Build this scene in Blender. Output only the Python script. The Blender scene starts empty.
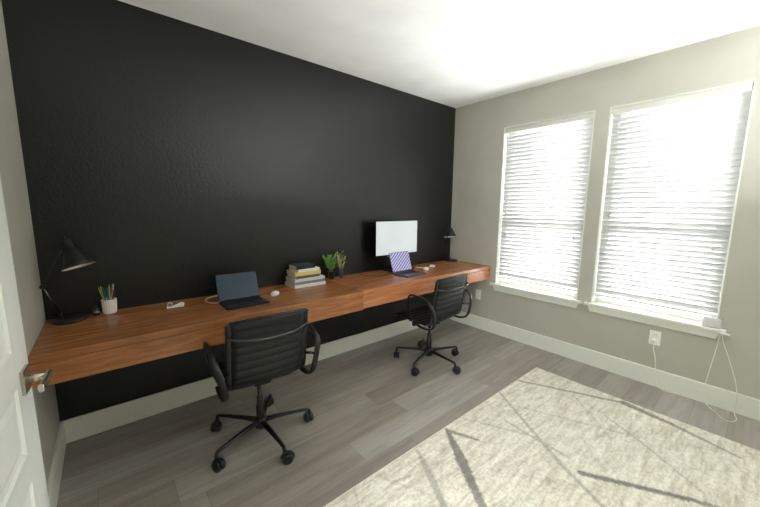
import bpy, bmesh, math, random
import numpy as np
from mathutils import Vector, Matrix, Euler

random.seed(7)
PI = math.pi
scene = bpy.context.scene
COL = scene.collection

# ------------------------------------------------------------------ camera
L, H = 3.634, 2.60            # room length along the black wall, ceiling height
FRONT = -4.70                 # y of the wall behind the camera
cd = bpy.data.cameras.new('camera')
cd.sensor_fit = 'HORIZONTAL'; cd.sensor_width = 36.0
cd.lens = 328.2573 / 760 * 36.0
cd.clip_start = 0.02
cam = bpy.data.objects.new('camera', cd); COL.objects.link(cam)
_r = Vector((0.76701087, -0.64157628, 0.00861428))
_u = Vector((0.08324585, 0.11281538, 0.99012263))
_f = Vector((0.63621101, 0.75871772, -0.13993919))
m = Matrix((_r, _u, -_f)).transposed().to_4x4()
m.translation = Vector((0.3018, -2.5916, 1.4235))
cam.matrix_world = m
scene.camera = cam

# ------------------------------------------------------------------ world, lights, exposure
world = bpy.data.worlds.new('world'); scene.world = world; world.use_nodes = True
bg = world.node_tree.nodes['Background']
bg.inputs[0].default_value = (0.90, 0.95, 1.0, 1); bg.inputs[1].default_value = 0.6

def area(name, loc, rot, sx, sy, power, color=(1, 1, 1), spread=PI):
    d = bpy.data.lights.new(name, 'AREA'); d.shape = 'RECTANGLE'; d.size = sx; d.size_y = sy
    d.energy = power; d.color = color; d.spread = spread
    o = bpy.data.objects.new(name, d); COL.objects.link(o)
    o.location = loc; o.rotation_euler = rot
    return o
WIN = [(-0.6474, -1.4942), (-1.6068, -2.415)]
WZ0, WZ1 = 0.583, 2.268
for i, (a, b) in enumerate(WIN):      # daylight coming in at each window, from outside the glass
    area('sky_light', (L + 0.60, (a + b) / 2, (WZ0 + WZ1) / 2 + 0.1), (0, PI / 2, 0), 2.0, 1.1, 82, (0.95, 0.98, 1.0))
    # sunlit ground outside, shining up between the slats
    area('ground_light', (L + 4.2, (a + b) / 2 + 0.1, 0.0), (0, math.radians(108), 0), 1.7, 3.2, 1150, (0.97, 0.99, 1.0))
# added fill lights in the unseen hall: one overhead, one aimed through the doorway
area('hall_fill_overhead', (-0.75, -2.5, H - 0.06), (0, 0, 0), 0.5, 0.5, 45, (1.0, 0.99, 0.97))
area('hall_fill_panel', (-1.38, -3.0, 1.45), (0, -PI / 2, math.radians(22)), 2.1, 1.1, 75, (0.96, 0.99, 1.0))

# added uplight fill, unseen behind the camera; its bowl is built further down
UPX, UPY, UPZ = 2.75, -3.60, 1.40
area('added_uplight', (UPX, UPY, UPZ), (PI, 0, 0), 0.26, 0.26, 70, (0.97, 0.99, 1.0))
vs = scene.view_settings
vs.view_transform = 'Standard'; vs.look = 'None'; vs.gamma = 1.0; vs.use_curve_mapping = False
vs.exposure = 0.52
scene.cycles.max_bounces = 14
scene.cycles.diffuse_bounces = 8
scene.cycles.transmission_bounces = 10
scene.cycles.transparent_max_bounces = 16
scene.cycles.sample_clamp_indirect = 8.0
scene.cycles.use_denoising = True

# ------------------------------------------------------------------ materials
def lin(c):
    return tuple((x / 12.92 if x <= 0.04045 else ((x + 0.055) / 1.055) ** 2.4) for x in (v / 255 for v in c)) + (1,)

class NT:
    def __init__(self, name):
        self.m = bpy.data.materials.new(name); self.m.use_nodes = True
        self.t = self.m.node_tree; self.n = self.t.nodes
        self.b = self.n['Principled BSDF']; self.out = self.n['Material Output']
        self._c = None
    def new(self, typ, **kw):
        x = self.n.new(typ)
        for k, v in kw.items(): setattr(x, k, v)
        return x
    def link(self, a, b): self.t.links.new(a, b)
    def put(self, sock, v):
        if isinstance(v, bpy.types.NodeSocket): self.link(v, sock)
        else: sock.default_value = v
    def coord(self):
        if not self._c: self._c = self.new('ShaderNodeTexCoord').outputs['Object']
        return self._c
    def math(self, op, a, b=0.0, c=0.0):
        x = self.new('ShaderNodeMath', operation=op)
        self.put(x.inputs[0], a); self.put(x.inputs[1], b); self.put(x.inputs[2], c)
        return x.outputs[0]
    def xyz(self):
        x = self.new('ShaderNodeSeparateXYZ'); self.link(self.coord(), x.inputs[0]); return x.outputs
    def comb(self, x, y, z):
        c = self.new('ShaderNodeCombineXYZ'); self.put(c.inputs[0], x); self.put(c.inputs[1], y); self.put(c.inputs[2], z)
        return c.outputs[0]
    def mapping(self, scale=(1, 1, 1), rot=(0, 0, 0), loc=(0, 0, 0), src=None):
        x = self.new('ShaderNodeMapping'); self.link(src or self.coord(), x.inputs[0])
        x.inputs['Scale'].default_value = scale; x.inputs['Rotation'].default_value = rot; x.inputs['Location'].default_value = loc
        return x.outputs[0]
    def noise(self, vec, scale, detail=3, rough=0.5, dist=0.0):
        x = self.new('ShaderNodeTexNoise'); self.link(vec, x.inputs['Vector'])
        x.inputs['Scale'].default_value = scale; x.inputs['Detail'].default_value = detail
        x.inputs['Roughness'].default_value = rough; x.inputs['Distortion'].default_value = dist
        return x.outputs['Fac']
    def ramp(self, fac, stops):
        x = self.new('ShaderNodeValToRGB'); self.link(fac, x.inputs[0]); e = x.color_ramp.elements
        while len(e) < len(stops): e.new(0.5)
        for i, (p, c) in enumerate(stops): e[i].position = p; e[i].color = c
        return x.outputs[0]
    def mix(self, fac, a, b, mode='MIX'):
        x = self.new('ShaderNodeMix', data_type='RGBA', blend_type=mode)
        self.put(x.inputs[0], fac); self.put(x.inputs[6], a); self.put(x.inputs[7], b)
        return x.outputs[2]
    def bump(self, h, strength=0.3, dist=0.002):
        x = self.new('ShaderNodeBump'); self.link(h, x.inputs['Height'])
        x.inputs['Strength'].default_value = strength; x.inputs['Distance'].default_value = dist
        self.link(x.outputs[0], self.b.inputs['Normal'])
    def base(self, v): self.put(self.b.inputs['Base Color'], v)
    def set(self, rough=None, metal=None, spec=None, coat=None):
        if rough is not None: self.put(self.b.inputs['Roughness'], rough)
        if metal is not None: self.b.inputs['Metallic'].default_value = metal
        if spec is not None: self.b.inputs['Specular IOR Level'].default_value = spec
        if coat is not None: self.b.inputs['Coat Weight'].default_value = coat

def paint(name, rgb, rough=0.6, bscale=90, bstr=0.25, bdist=0.002, spec=0.5, var=0.04):
    t = NT(name); c = lin(rgb)
    n = t.noise(t.coord(), 3.0, 2)
    d = tuple(x * (1 - var) for x in c[:3]) + (1,); e = tuple(min(1, x * (1 + var)) for x in c[:3]) + (1,)
    t.base(t.ramp(n, [(0.3, d), (0.7, e)])); t.set(rough, spec=spec)
    t.bump(t.noise(t.coord(), bscale, 4, 0.55), bstr, bdist)
    return t.m
def plain(name, rgb, rough=0.5, metal=0.0, spec=0.5, var=0.06, scale=25, bump=0.0, bscale=200):
    t = NT(name); c = lin(rgb)
    d = tuple(x * (1 - var) for x in c[:3]) + (1,); e = tuple(min(1, x * (1 + var)) for x in c[:3]) + (1,)
    t.base(t.ramp(t.noise(t.coord(), scale, 2), [(0.3, d), (0.7, e)])); t.set(rough, metal, spec)
    if bump: t.bump(t.noise(t.coord(), bscale, 2), bump, 0.001)
    return t.m

M = {}
M['wall'] = paint('greige_wall_paint', (174, 173, 161), 0.62)
M['black_wall'] = paint('black_satin_paint', (8, 10, 9), 0.34, bscale=55, bstr=0.6, bdist=0.004, spec=0.50, var=0.1)
M['ceiling'] = paint('ceiling_paint', (246, 247, 243), 0.8, bscale=70, bstr=0.15)
M['trim'] = plain('white_trim_paint', (222, 224, 214), 0.38, var=0.015)
M['door'] = plain('white_door_paint', (238, 240, 236), 0.32, var=0.01)
M['vinyl'] = plain('white_window_vinyl', (225, 226, 222), 0.4, var=0.01)
M['headrail'] = plain('shaded_white_headrail', (200, 199, 190), 0.45, var=0.01)  # white headrail, its shade put into this darker colour
M['blind'] = None
M['black_metal'] = plain('black_powder_metal', (20, 20, 21), 0.32, 0.3, 0.5)
M['dark_metal'] = plain('dark_polished_metal', (84, 84, 86), 0.22, 0.95)
M['chrome'] = plain('satin_nickel', (196, 190, 178), 0.24, 0.95)
M['bright_steel'] = plain('bright_steel', (205, 205, 208), 0.2, 0.95)
M['rubber'] = plain('black_rubber', (22, 22, 22), 0.45, bump=0.1)
M['matte_black'] = plain('matte_black_paint', (15, 15, 16), 0.42)
M['lamp_white'] = plain('lamp_inner_white', (250, 250, 250), 0.4, var=0.01)
M['leather'] = plain('black_chair_leather', (22, 24, 24), 0.42, 0.0, 0.35, bump=0.25, bscale=350)
M['white_plastic'] = plain('white_plastic', (236, 236, 232), 0.35, var=0.01)
M['white_cable'] = plain('white_cable', (225, 225, 212), 0.5, var=0.02)
M['cream_cord'] = plain('cream_cord', (205, 204, 188), 0.6, var=0.03)
M['ceramic'] = plain('white_ceramic', (232, 230, 224), 0.35, var=0.02)
M['laptop_metal'] = plain('dark_laptop_metal', (40, 43, 50), 0.35, 0.6)
M['silver'] = plain('silver_laptop_metal', (104, 98, 110), 0.4, 0.6)
M['keys'] = plain('laptop_keys', (14, 15, 18), 0.5)
M['paper'] = plain('book_paper', (232, 226, 210), 0.8, var=0.04, scale=120)

def blind_mat():
    t = NT('white_blind_slat')
    t.n.remove(t.b)
    c = t.ramp(t.noise(t.coord(), 6, 2), [(0.3, (0.66, 0.66, 0.66, 1)), (0.7, (0.70, 0.70, 0.70, 1))])
    d = t.new('ShaderNodeBsdfDiffuse'); tr = t.new('ShaderNodeBsdfTranslucent')
    t.link(c, d.inputs[0]); t.link(c, tr.inputs[0])
    mx = t.new('ShaderNodeMixShader'); mx.inputs[0].default_value = 0.12
    t.link(d.outputs[0], mx.inputs[1]); t.link(tr.outputs[0], mx.inputs[2]); t.link(mx.outputs[0], t.out.inputs[0])
    return t.m
M['blind'] = blind_mat()

def clear_mat(name, tint=(1, 1, 1, 1), f=0.08, rough=0.02):
    t = NT(name); t.n.remove(t.b)
    tr = t.new('ShaderNodeBsdfTransparent'); tr.inputs[0].default_value = tint
    g = t.new('ShaderNodeBsdfGlossy'); g.inputs['Roughness'].default_value = rough
    mx = t.new('ShaderNodeMixShader'); mx.inputs[0].default_value = f
    t.link(tr.outputs[0], mx.inputs[1]); t.link(g.outputs[0], mx.inputs[2]); t.link(mx.outputs[0], t.out.inputs[0])
    return t.m
M['glass'] = clear_mat('window_glass')
def frosted_mat():
    t = NT('frosted_plastic'); t.n.remove(t.b)
    tr = t.new('ShaderNodeBsdfTransparent'); tr.inputs[0].default_value = (0.9, 0.91, 0.92, 1)
    d = t.new('ShaderNodeBsdfDiffuse'); d.inputs[0].default_value = (0.8, 0.8, 0.8, 1)
    g = t.new('ShaderNodeBsdfGlossy'); g.inputs['Roughness'].default_value = 0.2
    a_ = t.new('ShaderNodeMixShader'); a_.inputs[0].default_value = 0.42; t.link(tr.outputs[0], a_.inputs[1]); t.link(d.outputs[0], a_.inputs[2])
    b_ = t.new('ShaderNodeMixShader'); b_.inputs[0].default_value = 0.08; t.link(a_.outputs[0], b_.inputs[1]); t.link(g.outputs[0], b_.inputs[2])
    t.link(b_.outputs[0], t.out.inputs[0]); return t.m
M['frosted'] = frosted_mat()

def emit_mat(name, rgb, strength, base=(10, 10, 10), fn=None, rough=0.25):
    t = NT(name); t.base(lin(base)); t.set(rough)
    c = fn(t) if fn else lin(rgb)
    t.b.inputs['Specular IOR Level'].default_value = 0.2; t.put(t.b.inputs['Emission Color'], c); t.b.inputs['Emission Strength'].default_value = strength
    return t.m

def desk_wood(name, seed, light, mid, dark, rough=0.27, cross=False):
    t = NT(name)
    v = t.mapping((1.0, 11.0, 11.0) if not cross else (11, 1, 11), loc=(seed, seed * 2, 0))
    n1 = t.noise(v, 2.2, 6, 0.62, 1.3)
    n2 = t.noise(t.mapping((1.0, 60, 60), loc=(seed, 0, 0)), 5.0, 3, 0.6)
    n3 = t.noise(t.mapping((1.2, 3.0, 3.0), loc=(0, seed, 0)), 1.6, 2)
    c1 = t.ramp(n1, [(0.28, lin(dark)), (0.5, lin(mid)), (0.72, lin(light))])
    c2 = t.mix(t.math('MULTIPLY', n2, 0.5), c1, lin(dark), 'MULTIPLY')
    c3 = t.mix(t.math('MULTIPLY', n3, 0.35), c2, lin(light), 'MIX')
    t.base(c3); t.set(rough)
    t.bump(n2, 0.12, 0.001)
    return t.m
M['wood_left'] = desk_wood('left_desk_walnut', 1.3, (186, 124, 74), (150, 94, 53), (100, 58, 30))
M['wood_right'] = desk_wood('right_desk_walnut', 6.1, (206, 142, 98), (176, 112, 72), (126, 76, 46))

def floor_mat():
    t = NT('grey_oak_plank_floor')
    x, y, z = t.xyz()
    W, LN = 0.182, 1.25
    r = t.math('FLOOR', t.math('DIVIDE', y, W))
    wn = t.new('ShaderNodeTexWhiteNoise', noise_dimensions='1D'); t.link(r, wn.inputs['W'])
    xo = t.math('ADD', x, t.math('MULTIPLY', wn.outputs['Value'], 3.7))
    cidx = t.math('FLOOR', t.math('DIVIDE', xo, LN))
    wn2 = t.new('ShaderNodeTexWhiteNoise', noise_dimensions='2D'); t.link(t.comb(r, cidx, 0), wn2.inputs['Vector'])
    pc = t.ramp(wn2.outputs['Value'], [(0.0, lin((139, 133, 125))), (0.35, lin((147, 141, 133))), (0.65, lin((152, 146, 138))), (1.0, lin((164, 161, 156)))])
    off = t.math('MULTIPLY', wn2.outputs['Value'], 17.0)
    gv = t.comb(t.math('ADD', x, off), t.math('MULTIPLY', y, 9.0), off)
    g1 = t.noise(gv, 1.6, 5, 0.6, 0.8)
    g2 = t.noise(t.comb(x, t.math('MULTIPLY', y, 26.0), off), 4.0, 3, 0.6)
    c = t.mix(0.75, pc, t.ramp(g1, [(0.3, (0.62, 0.60, 0.58, 1)), (0.7, (1.12, 1.12, 1.12, 1))]), 'MULTIPLY')
    c = t.mix(0.35, c, t.ramp(g2, [(0.3, (0.7, 0.69, 0.67, 1)), (0.7, (1.05, 1.05, 1.05, 1))]), 'MULTIPLY')
    fy = t.math('FRACT', t.math('DIVIDE', y, W)); fx = t.math('FRACT', t.math('DIVIDE', xo, LN))
    ey = t.math('MULTIPLY', t.math('MINIMUM', fy, t.math('SUBTRACT', 1.0, fy)), W)
    ex = t.math('MULTIPLY', t.math('MINIMUM', fx, t.math('SUBTRACT', 1.0, fx)), LN)
    e = t.math('MINIMUM', ex, ey)
    gap = t.math('LESS_THAN', e, 0.0016)
    t.base(t.mix(t.math('MULTIPLY', gap, 0.32), c, lin((48, 44, 40))))
    t.set(t.math('MULTIPLY_ADD', g1, 0.16, 0.30))
    t.bump(t.math('SUBTRACT', t.math('MULTIPLY', g2, 0.3), gap), 0.2, 0.001)
    return t.m
M['floor'] = floor_mat()

def rug_mat():
    t = NT('cream_rug_pile')
    a = t.new('ShaderNodeAttribute', attribute_name='streak')
    v = t.mapping((1, 1, 1), rot=(0, 0, math.radians(-28)))
    v2 = t.mapping((2.2, 14, 1), rot=(0, 0, math.radians(35)))
    v3 = t.mapping((2.0, 12, 1), rot=(0, 0, math.radians(75)))
    fine = t.noise(t.coord(), 260, 3, 0.7)
    med = t.noise(v, 55, 3, 0.65)
    n2 = t.noise(v2, 2.2, 5, 0.7, 0.6)
    n3 = t.noise(v3, 2.6, 5, 0.7, 0.6)
    c = t.ramp(n2, [(0.33, lin((184, 179, 167))), (0.5, lin((212, 209, 199))), (0.66, lin((228, 226, 218)))])
    c = t.mix(0.6, c, t.ramp(n3, [(0.33, (0.84, 0.83, 0.79, 1)), (0.52, (1.04, 1.04, 1.02, 1))]), 'MULTIPLY')
    c = t.mix(0.8, c, t.ramp(med, [(0.34, (0.80, 0.785, 0.745, 1)), (0.58, (1.08, 1.08, 1.06, 1))]), 'MULTIPLY')
    c = t.mix(0.5, c, t.ramp(fine, [(0.3, (0.78, 0.77, 0.74, 1)), (0.62, (1.12, 1.12, 1.10, 1))]), 'MULTIPLY')
    s = t.math('MULTIPLY', a.outputs['Fac'], t.math('MULTIPLY_ADD', fine, 0.9, 0.38))
    c = t.mix(s, c, lin((92, 89, 86)))
    t.base(c); t.set(0.95, spec=0.1)
    t.bump(t.math('ADD', fine, med), 0.6, 0.004)
    return t.m
M['rug'] = rug_mat()
M['rug_edge'] = plain('rug_bound_edge', (226, 220, 204), 0.9, var=0.05, scale=80)

# ------------------------------------------------------------------ mesh helpers
def box(bm, lo, hi, mi=0, mat=None):
    vs_ = [Vector((x, y, z)) for z in (lo[2], hi[2]) for y in (lo[1], hi[1]) for x in (lo[0], hi[0])]
    if mat: vs_ = [mat @ v for v in vs_]
    v = [bm.verts.new(p) for p in vs_]
    for f in ((0, 2, 3, 1), (4, 5, 7, 6), (0, 1, 5, 4), (2, 6, 7, 3), (0, 4, 6, 2), (1, 3, 7, 5)):
        fc = bm.faces.new([v[i] for i in f]); fc.material_index = mi
    return v
def smooth_path(pts, n=6, closed=False):
    P = [Vector(p) for p in pts]; N = len(P); out = []
    rng = range(N if closed else N - 1)
    for i in rng:
        if closed: a, b, c, d = P[i - 1], P[i], P[(i + 1) % N], P[(i + 2) % N]
        else: a, b, c, d = P[max(i - 1, 0)], P[i], P[i + 1], P[min(i + 2, N - 1)]
        for k in range(n):
            s = k / n
            out.append(0.5 * ((2 * b) + (c - a) * s + (2 * a - 5 * b + 4 * c - d) * s * s + (3 * b - a - 3 * c + d) * s ** 3))
    if not closed: out.append(P[-1])
    return out
def sweep(bm, pts, ra, rb=None, n=10, up=(0, 0, 1), closed=False, mi=0, squar=2.0):
    """tube along pts; ra along the side direction, rb along the up-ish direction (numbers or lists)"""
    P = [Vector(p) for p in pts]; N = len(P); up = Vector(up)
    rb = ra if rb is None else rb
    rings = []; prev = None
    for i in range(N):
        if closed: t = P[(i + 1) % N] - P[i - 1]
        else: t = P[min(i + 1, N - 1)] - P[max(i - 1, 0)]
        t.normalize()
        s = t.cross(up)
        if s.length < 1e-3: s = prev.copy() if prev else t.cross(Vector((0.3, 1, 0.1)))
        s = s - t * s.dot(t); s.normalize()
        if prev and s.dot(prev) < 0: s = -s
        prev = s.copy(); u = s.cross(t).normalized()
        A = ra[i] if isinstance(ra, (list, tuple)) else ra; B = rb[i] if isinstance(rb, (list, tuple)) else rb
        ring = []
        for k in range(n):
            a = 2 * PI * k / n; ca, sa = math.cos(a), math.sin(a)
            e = 2.0 / squar
            ring.append(bm.verts.new(P[i] + s * A * math.copysign(abs(ca) ** e, ca) + u * B * math.copysign(abs(sa) ** e, sa)))
        rings.append(ring)
    R = N if closed else N - 1
    for i in range(R):
        a, b = rings[i], rings[(i + 1) % N]
        for k in range(n):
            f = bm.faces.new((a[k], a[(k + 1) % n], b[(k + 1) % n], b[k])); f.smooth = True; f.material_index = mi
    if not closed:
        f = bm.faces.new(rings[0][::-1]); f.material_index = mi
        f = bm.faces.new(rings[-1]); f.material_index = mi
def lathe(bm, prof, n=32, mat=None, mi=0, fn=None):
    """prof: list of (r, z); closes at r = 0 ends"""
    rings = []
    for r, z in prof:
        if r < 1e-6:
            p = Vector((0, 0, z)); rings.append([bm.verts.new(mat @ p if mat else p)])
        else:
            rg = []
            for k in range(n):
                a = 2 * PI * k / n; rr = r * (fn(a, z) if fn else 1)
                p = Vector((rr * math.cos(a), rr * math.sin(a), z)); rg.append(bm.verts.new(mat @ p if mat else p))
            rings.append(rg)
    for a, b in zip(rings, rings[1:]):
        if len(a) == 1 and len(b) == 1: continue
        for k in range(n):
            if len(a) == 1: f = bm.faces.new((a[0], b[(k + 1) % n], b[k]))
            elif len(b) == 1: f = bm.faces.new((a[k], a[(k + 1) % n], b[0]))
            else: f = bm.faces.new((a[k], a[(k + 1) % n], b[(k + 1) % n], b[k]))
            f.smooth = True; f.material_index = mi
def obj(name, bm, mat, parent=None, bevel=0.0, seg=2, loc=None, rot=None, weld=False):
    bmesh.ops.recalc_face_normals(bm, faces=bm.faces)
    me = bpy.data.meshes.new(name); bm.to_mesh(me); bm.free()
    for mm in (mat if isinstance(mat, (list, tuple)) else [mat]): me.materials.append(mm)
    o = bpy.data.objects.new(name, me); COL.objects.link(o)
    if parent: o.parent = parent
    if loc: o.location = loc
    if rot: o.rotation_euler = rot
    if bevel:
        md = o.modifiers.new('bevel', 'BEVEL'); md.width = bevel; md.segments = seg; md.limit_method = 'ANGLE'; md.angle_limit = math.radians(40)
    return o
def boxobj(name, lo, hi, mat, parent=None, bevel=0.0, seg=2):
    bm = bmesh.new(); box(bm, lo, hi); return obj(name, bm, mat, parent, bevel, seg)
def thing(name, label, cat, loc=(0, 0, 0), rz=0.0, group=None):
    o = bpy.data.objects.new(name, None); COL.objects.link(o); o.empty_display_size = 0.1
    o.location = loc; o.rotation_euler = (0, 0, rz); o['label'] = label; o['category'] = cat
    if group: o['group'] = group
    return o
def tag(o, label, cat, group=None):
    o['label'] = label; o['category'] = cat
    if group: o['group'] = group
    return o
def struct(o, label=None):
    o['kind'] = 'structure'
    if label: o['label'] = label
    return o
def copy_tree(o, parent=None):
    c = o.copy(); COL.objects.link(c)
    if parent is not None: c.parent = parent
    for ch in list(o.children): copy_tree(ch, c)
    return c
def track(p0, p1):
    """matrix placing the local z axis from p0 to p1"""
    p0, p1 = Vector(p0), Vector(p1); q = (p1 - p0).to_track_quat('Z', 'Y')
    mm = q.to_matrix().to_4x4(); mm.translation = p0; return mm

# ------------------------------------------------------------------ room shell
T = 0.12
HX = -1.5                                              # far side of the little hall behind the doorway
struct(boxobj('floor', (HX, FRONT - T, -0.1), (L + T, T, 0), M['floor']), 'grey brown oak plank floor')
struct(boxobj('ceiling', (HX, FRONT - T, H), (L + T, T, H + 0.1), M['ceiling']), 'white painted ceiling')
struct(boxobj('wall_back', (-T, 0, 0), (L + T, T, H), M['black_wall']), 'satin black accent wall behind the desks')
struct(boxobj('wall_front', (HX, FRONT - T, 0), (L + T, FRONT, H), M['wall']), 'greige wall behind the photographer')
DY0, DY1, DZ = -2.05, -2.86, 2.05                     # doorway in the left wall
bm = bmesh.new()
box(bm, (-T, DY0, 0), (0, 0, H)); box(bm, (-T, FRONT, 0), (0, DY1, H)); box(bm, (-T, DY1, DZ), (0, DY0, H))
struct(obj('wall_left', bm, M['wall']), 'narrow strip of greige wall beside the open door')
bm = bmesh.new()
box(bm, (HX, -1.6, 0), (-T, -1.5, H)); box(bm, (HX - T, FRONT, 0), (HX, -1.5, H))
struct(obj('wall_hall', bm, M['wall']), 'hall walls beyond the doorway')
# window wall with two openings
bm = bmesh.new()
ys = [0, WIN[0][0], WIN[0][1], WIN[1][0], WIN[1][1], FRONT]
box(bm, (L, ys[5], 0), (L + T + .03, 0, WZ0)); box(bm, (L, ys[5], WZ1), (L + T + .03, 0, H))
for a, b in ((0, 1), (2, 3), (4, 5)): box(bm, (L, ys[b], WZ0), (L + T + .03, ys[a], WZ1))
struct(obj('wall_right', bm, M['wall']), 'greige window wall')

def baseboard(name, p0, p1, nrm, h=0.144, t=0.016):
    """profiled board from p0 to p1 at the foot of a wall; nrm points into the room"""
    p0, p1, nrm = Vector(p0), Vector(p1), Vector(nrm)
    prof = [(0, 0), (t, 0), (t, h - 0.006), (t - 0.003, h), (0, h)]
    bm = bmesh.new(); A = [bm.verts.new(p0 + nrm * a + Vector((0, 0, b))) for a, b in prof]
    B = [bm.verts.new(p1 + nrm * a + Vector((0, 0, b))) for a, b in prof]
    for i in range(5): bm.faces.new((A[i], A[(i + 1) % 5], B[(i + 1) % 5], B[i]))
    bm.faces.new(A); bm.faces.new(B[::-1])
    return struct(obj(name, bm, M['trim']), 'tall white baseboard')
baseboard('baseboard_back', (0, 0, 0), (L, 0, 0), (0, -1, 0))
baseboard('baseboard_right', (L, 0, 0), (L, FRONT, 0), (-1, 0, 0))
baseboard('baseboard_left', (0, DY0 + 0.07, 0), (0, 0, 0), (1, 0, 0))
baseboard('baseboard_front', (0, FRONT, 0), (L, FRONT, 0), (0, 1, 0))
# doorway casing
bm = bmesh.new()
box(bm, (0, DY0, 0), (0.014, DY0 + 0.07, DZ + 0.07)); box(bm, (0, DY1 - 0.07, 0), (0.014, DY1, DZ + 0.07)); box(bm, (0, DY1, DZ), (0.014, DY0, DZ + 0.07))
struct(obj('trim_1', bm, M['trim'], None, 0.003), 'white casing round the doorway')

# the open door leaf, swung back against the left wall
def make_door():
    W, HD, TH = 0.80, 2.02, 0.036
    r = bpy.data.objects.new('door_1', None); COL.objects.link(r); struct(r, 'open white panelled door')
    # local: x along the width from hinge, y thickness (0 = room face), z up
    bm = bmesh.new()
    SX = 0.125; zs = [0.0, 0.21, 0.665, 0.745, 0.935, 1.03, 1.885, HD]
    box(bm, (0, 0, 0), (SX, TH, HD)); box(bm, (W - SX, 0, 0), (W, TH, HD))
    for a, b in ((0, 1), (2, 3), (4, 5), (6, 7)): box(bm, (SX, 0, zs[a]), (W - SX, TH, zs[b]))
    leaf = obj('door_leaf', bm, M['door'], r)
    for a, b in ((1, 2), (3, 4), (5, 6)):             # recessed panels with a sloped moulding
        bm = bmesh.new(); z0, z1 = zs[a], zs[b]; x0, x1 = SX, W - SX
        lv = [(0.0, 0.0005), (0.008, 0.005), (0.022, 0.006), (0.040, 0.0025)]
        rings = []
        for ins, dy in lv:
            rings.append([bm.verts.new(p) for p in ((x0 + ins, dy, z0 + ins), (x1 - ins, dy, z0 + ins), (x1 - ins, dy, z1 - ins), (x0 + ins, dy, z1 - ins))])
        back = [bm.verts.new(p) for p in ((x0, TH - 0.008, z0), (x1, TH - 0.008, z0), (x1, TH - 0.008, z1), (x0, TH - 0.008, z1))]
        for A, B in zip(rings, rings[1:]):
            for k in range(4): bm.faces.new((A[k], A[(k + 1) % 4], B[(k + 1) % 4], B[k]))
        bm.faces.new(rings[-1]); bm.faces.new(back[::-1])
        for k in range(4): bm.faces.new((rings[0][k], back[k], back[(k + 1) % 4], rings[0][(k + 1) % 4]))
        obj('door_panel', bm, M['door'], r)
    # lever handle on the room face
    hz = 0.932; hx = W - 0.065
    bm = bmesh.new(); box(bm, (hx - 0.033, -0.009, hz - 0.033), (hx + 0.033, 0, hz + 0.033))
    h = obj('door_handle', bm, M['chrome'], r, 0.002)
    bm = bmesh.new()
    sweep(bm, [(hx, -0.008, hz), (hx, -0.045, hz)], 0.010, n=16)
    sweep(bm, smooth_path([(hx + 0.012, -0.049, hz), (hx, -0.050, hz), (hx - 0.045, -0.050, hz), (hx - 0.088, -0.048, hz)], 5), 0.006, 0.011, n=12, squar=4)
    obj('lever', bm, M['chrome'], h)
    bm = bmesh.new(); box(bm, (W - 0.001, 0.006, hz - 0.03), (W + 0.0015, TH - 0.006, hz + 0.03)); obj('latch_plate', bm, M['chrome'], h)
    bm = bmesh.new()
    for z in (0.25, 1.0, 1.78): sweep(bm, [(-0.006, -0.004, z - 0.045), (-0.006, -0.004, z + 0.045)], 0.007, n=10)
    obj('door_hinge', bm, M['chrome'], r)
    return r
door = make_door()
_h = Vector((0.052, DY0, 0.012)); _e = Vector((0.099, -1.25, 0.012))
door.location = _h; door.rotation_euler = (0, 0, math.atan2(_e.y - _h.y, _e.x - _h.x))

# windows: vinyl frame, meeting rail, glass, painted returns, stool and apron
for i, (a, b) in enumerate(WIN):
    r = bpy.data.objects.new('window_%d' % (i + 1), None); COL.objects.link(r)
    struct(r, 'single hung window behind closed white blinds')
    X0, X1 = L + 0.085, L + 0.135; zm = (WZ0 + WZ1) / 2 - 0.19
    bm = bmesh.new(); fw = 0.045
    box(bm, (X0, b, WZ0), (X1, b + fw, WZ1)); box(bm, (X0, a - fw, WZ0), (X1, a, WZ1))
    box(bm, (X0, b + fw, WZ0), (X1, a - fw, WZ0 + fw)); box(bm, (X0, b + fw, WZ1 - fw), (X1, a - fw, WZ1))
    box(bm, (X0 - 0.01, b + fw, zm - 0.02), (X1, a - fw, zm + 0.02))
    obj('window_frame', bm, M['vinyl'], r, 0.002)
    boxobj('window_glass', (L + 0.105, b + fw, WZ0 + fw), (L + 0.109, a - fw, WZ1 - fw), M['glass'], r)
    # painted lining of the recess
    bm = bmesh.new(); e = 0.008
    box(bm, (L - 0.001, a - e, WZ0), (X0, a, WZ1)); box(bm, (L - 0.001, b, WZ0), (X0, b + e, WZ1)); box(bm, (L - 0.001, b + e, WZ1 - e), (X0, a - e, WZ1))
    obj('window_reveal', bm, M['trim'], r)
    # stool (sill board) with horns, and apron with angled ends
    boxobj('window_sill', (L - 0.042, b - 0.045, WZ0 - 0.022), (X0, a + 0.045, WZ0), M['trim'], r, 0.005, 3) if False else None
    bm = bmesh.new()
    box(bm, (L - 0.040, b - 0.048, WZ0 - 0.024), (L - 0.0005, a + 0.048, WZ0 - 0.002)); box(bm, (L - 0.0005, b + 0.001, WZ0 - 0.024), (X0, a - 0.001, WZ0 - 0.002))
    obj('window_sill', bm, M['trim'], r, 0.003)
    bm = bmesh.new(); y0, y1 = b - 0.02, a + 0.02; zt, zb = WZ0 - 0.024, WZ0 - 0.082
    q = [(L - 0.016, y0, zt), (L - 0.016, y1, zt), (L - 0.016, y1 - 0.02, zb), (L - 0.016, y0 + 0.02, zb)]
    A = [bm.verts.new(p) for p in q]; B = [bm.verts.new((L, p[1], p[2])) for p in q]
    bm.faces.new(A); bm.faces.new(B[::-1])
    for k in range(4): bm.faces.new((A[k], A[(k + 1) % 4], B[(k + 1) % 4], B[k]))
    obj('window_apron', bm, M['trim'], r, 0.002)

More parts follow.
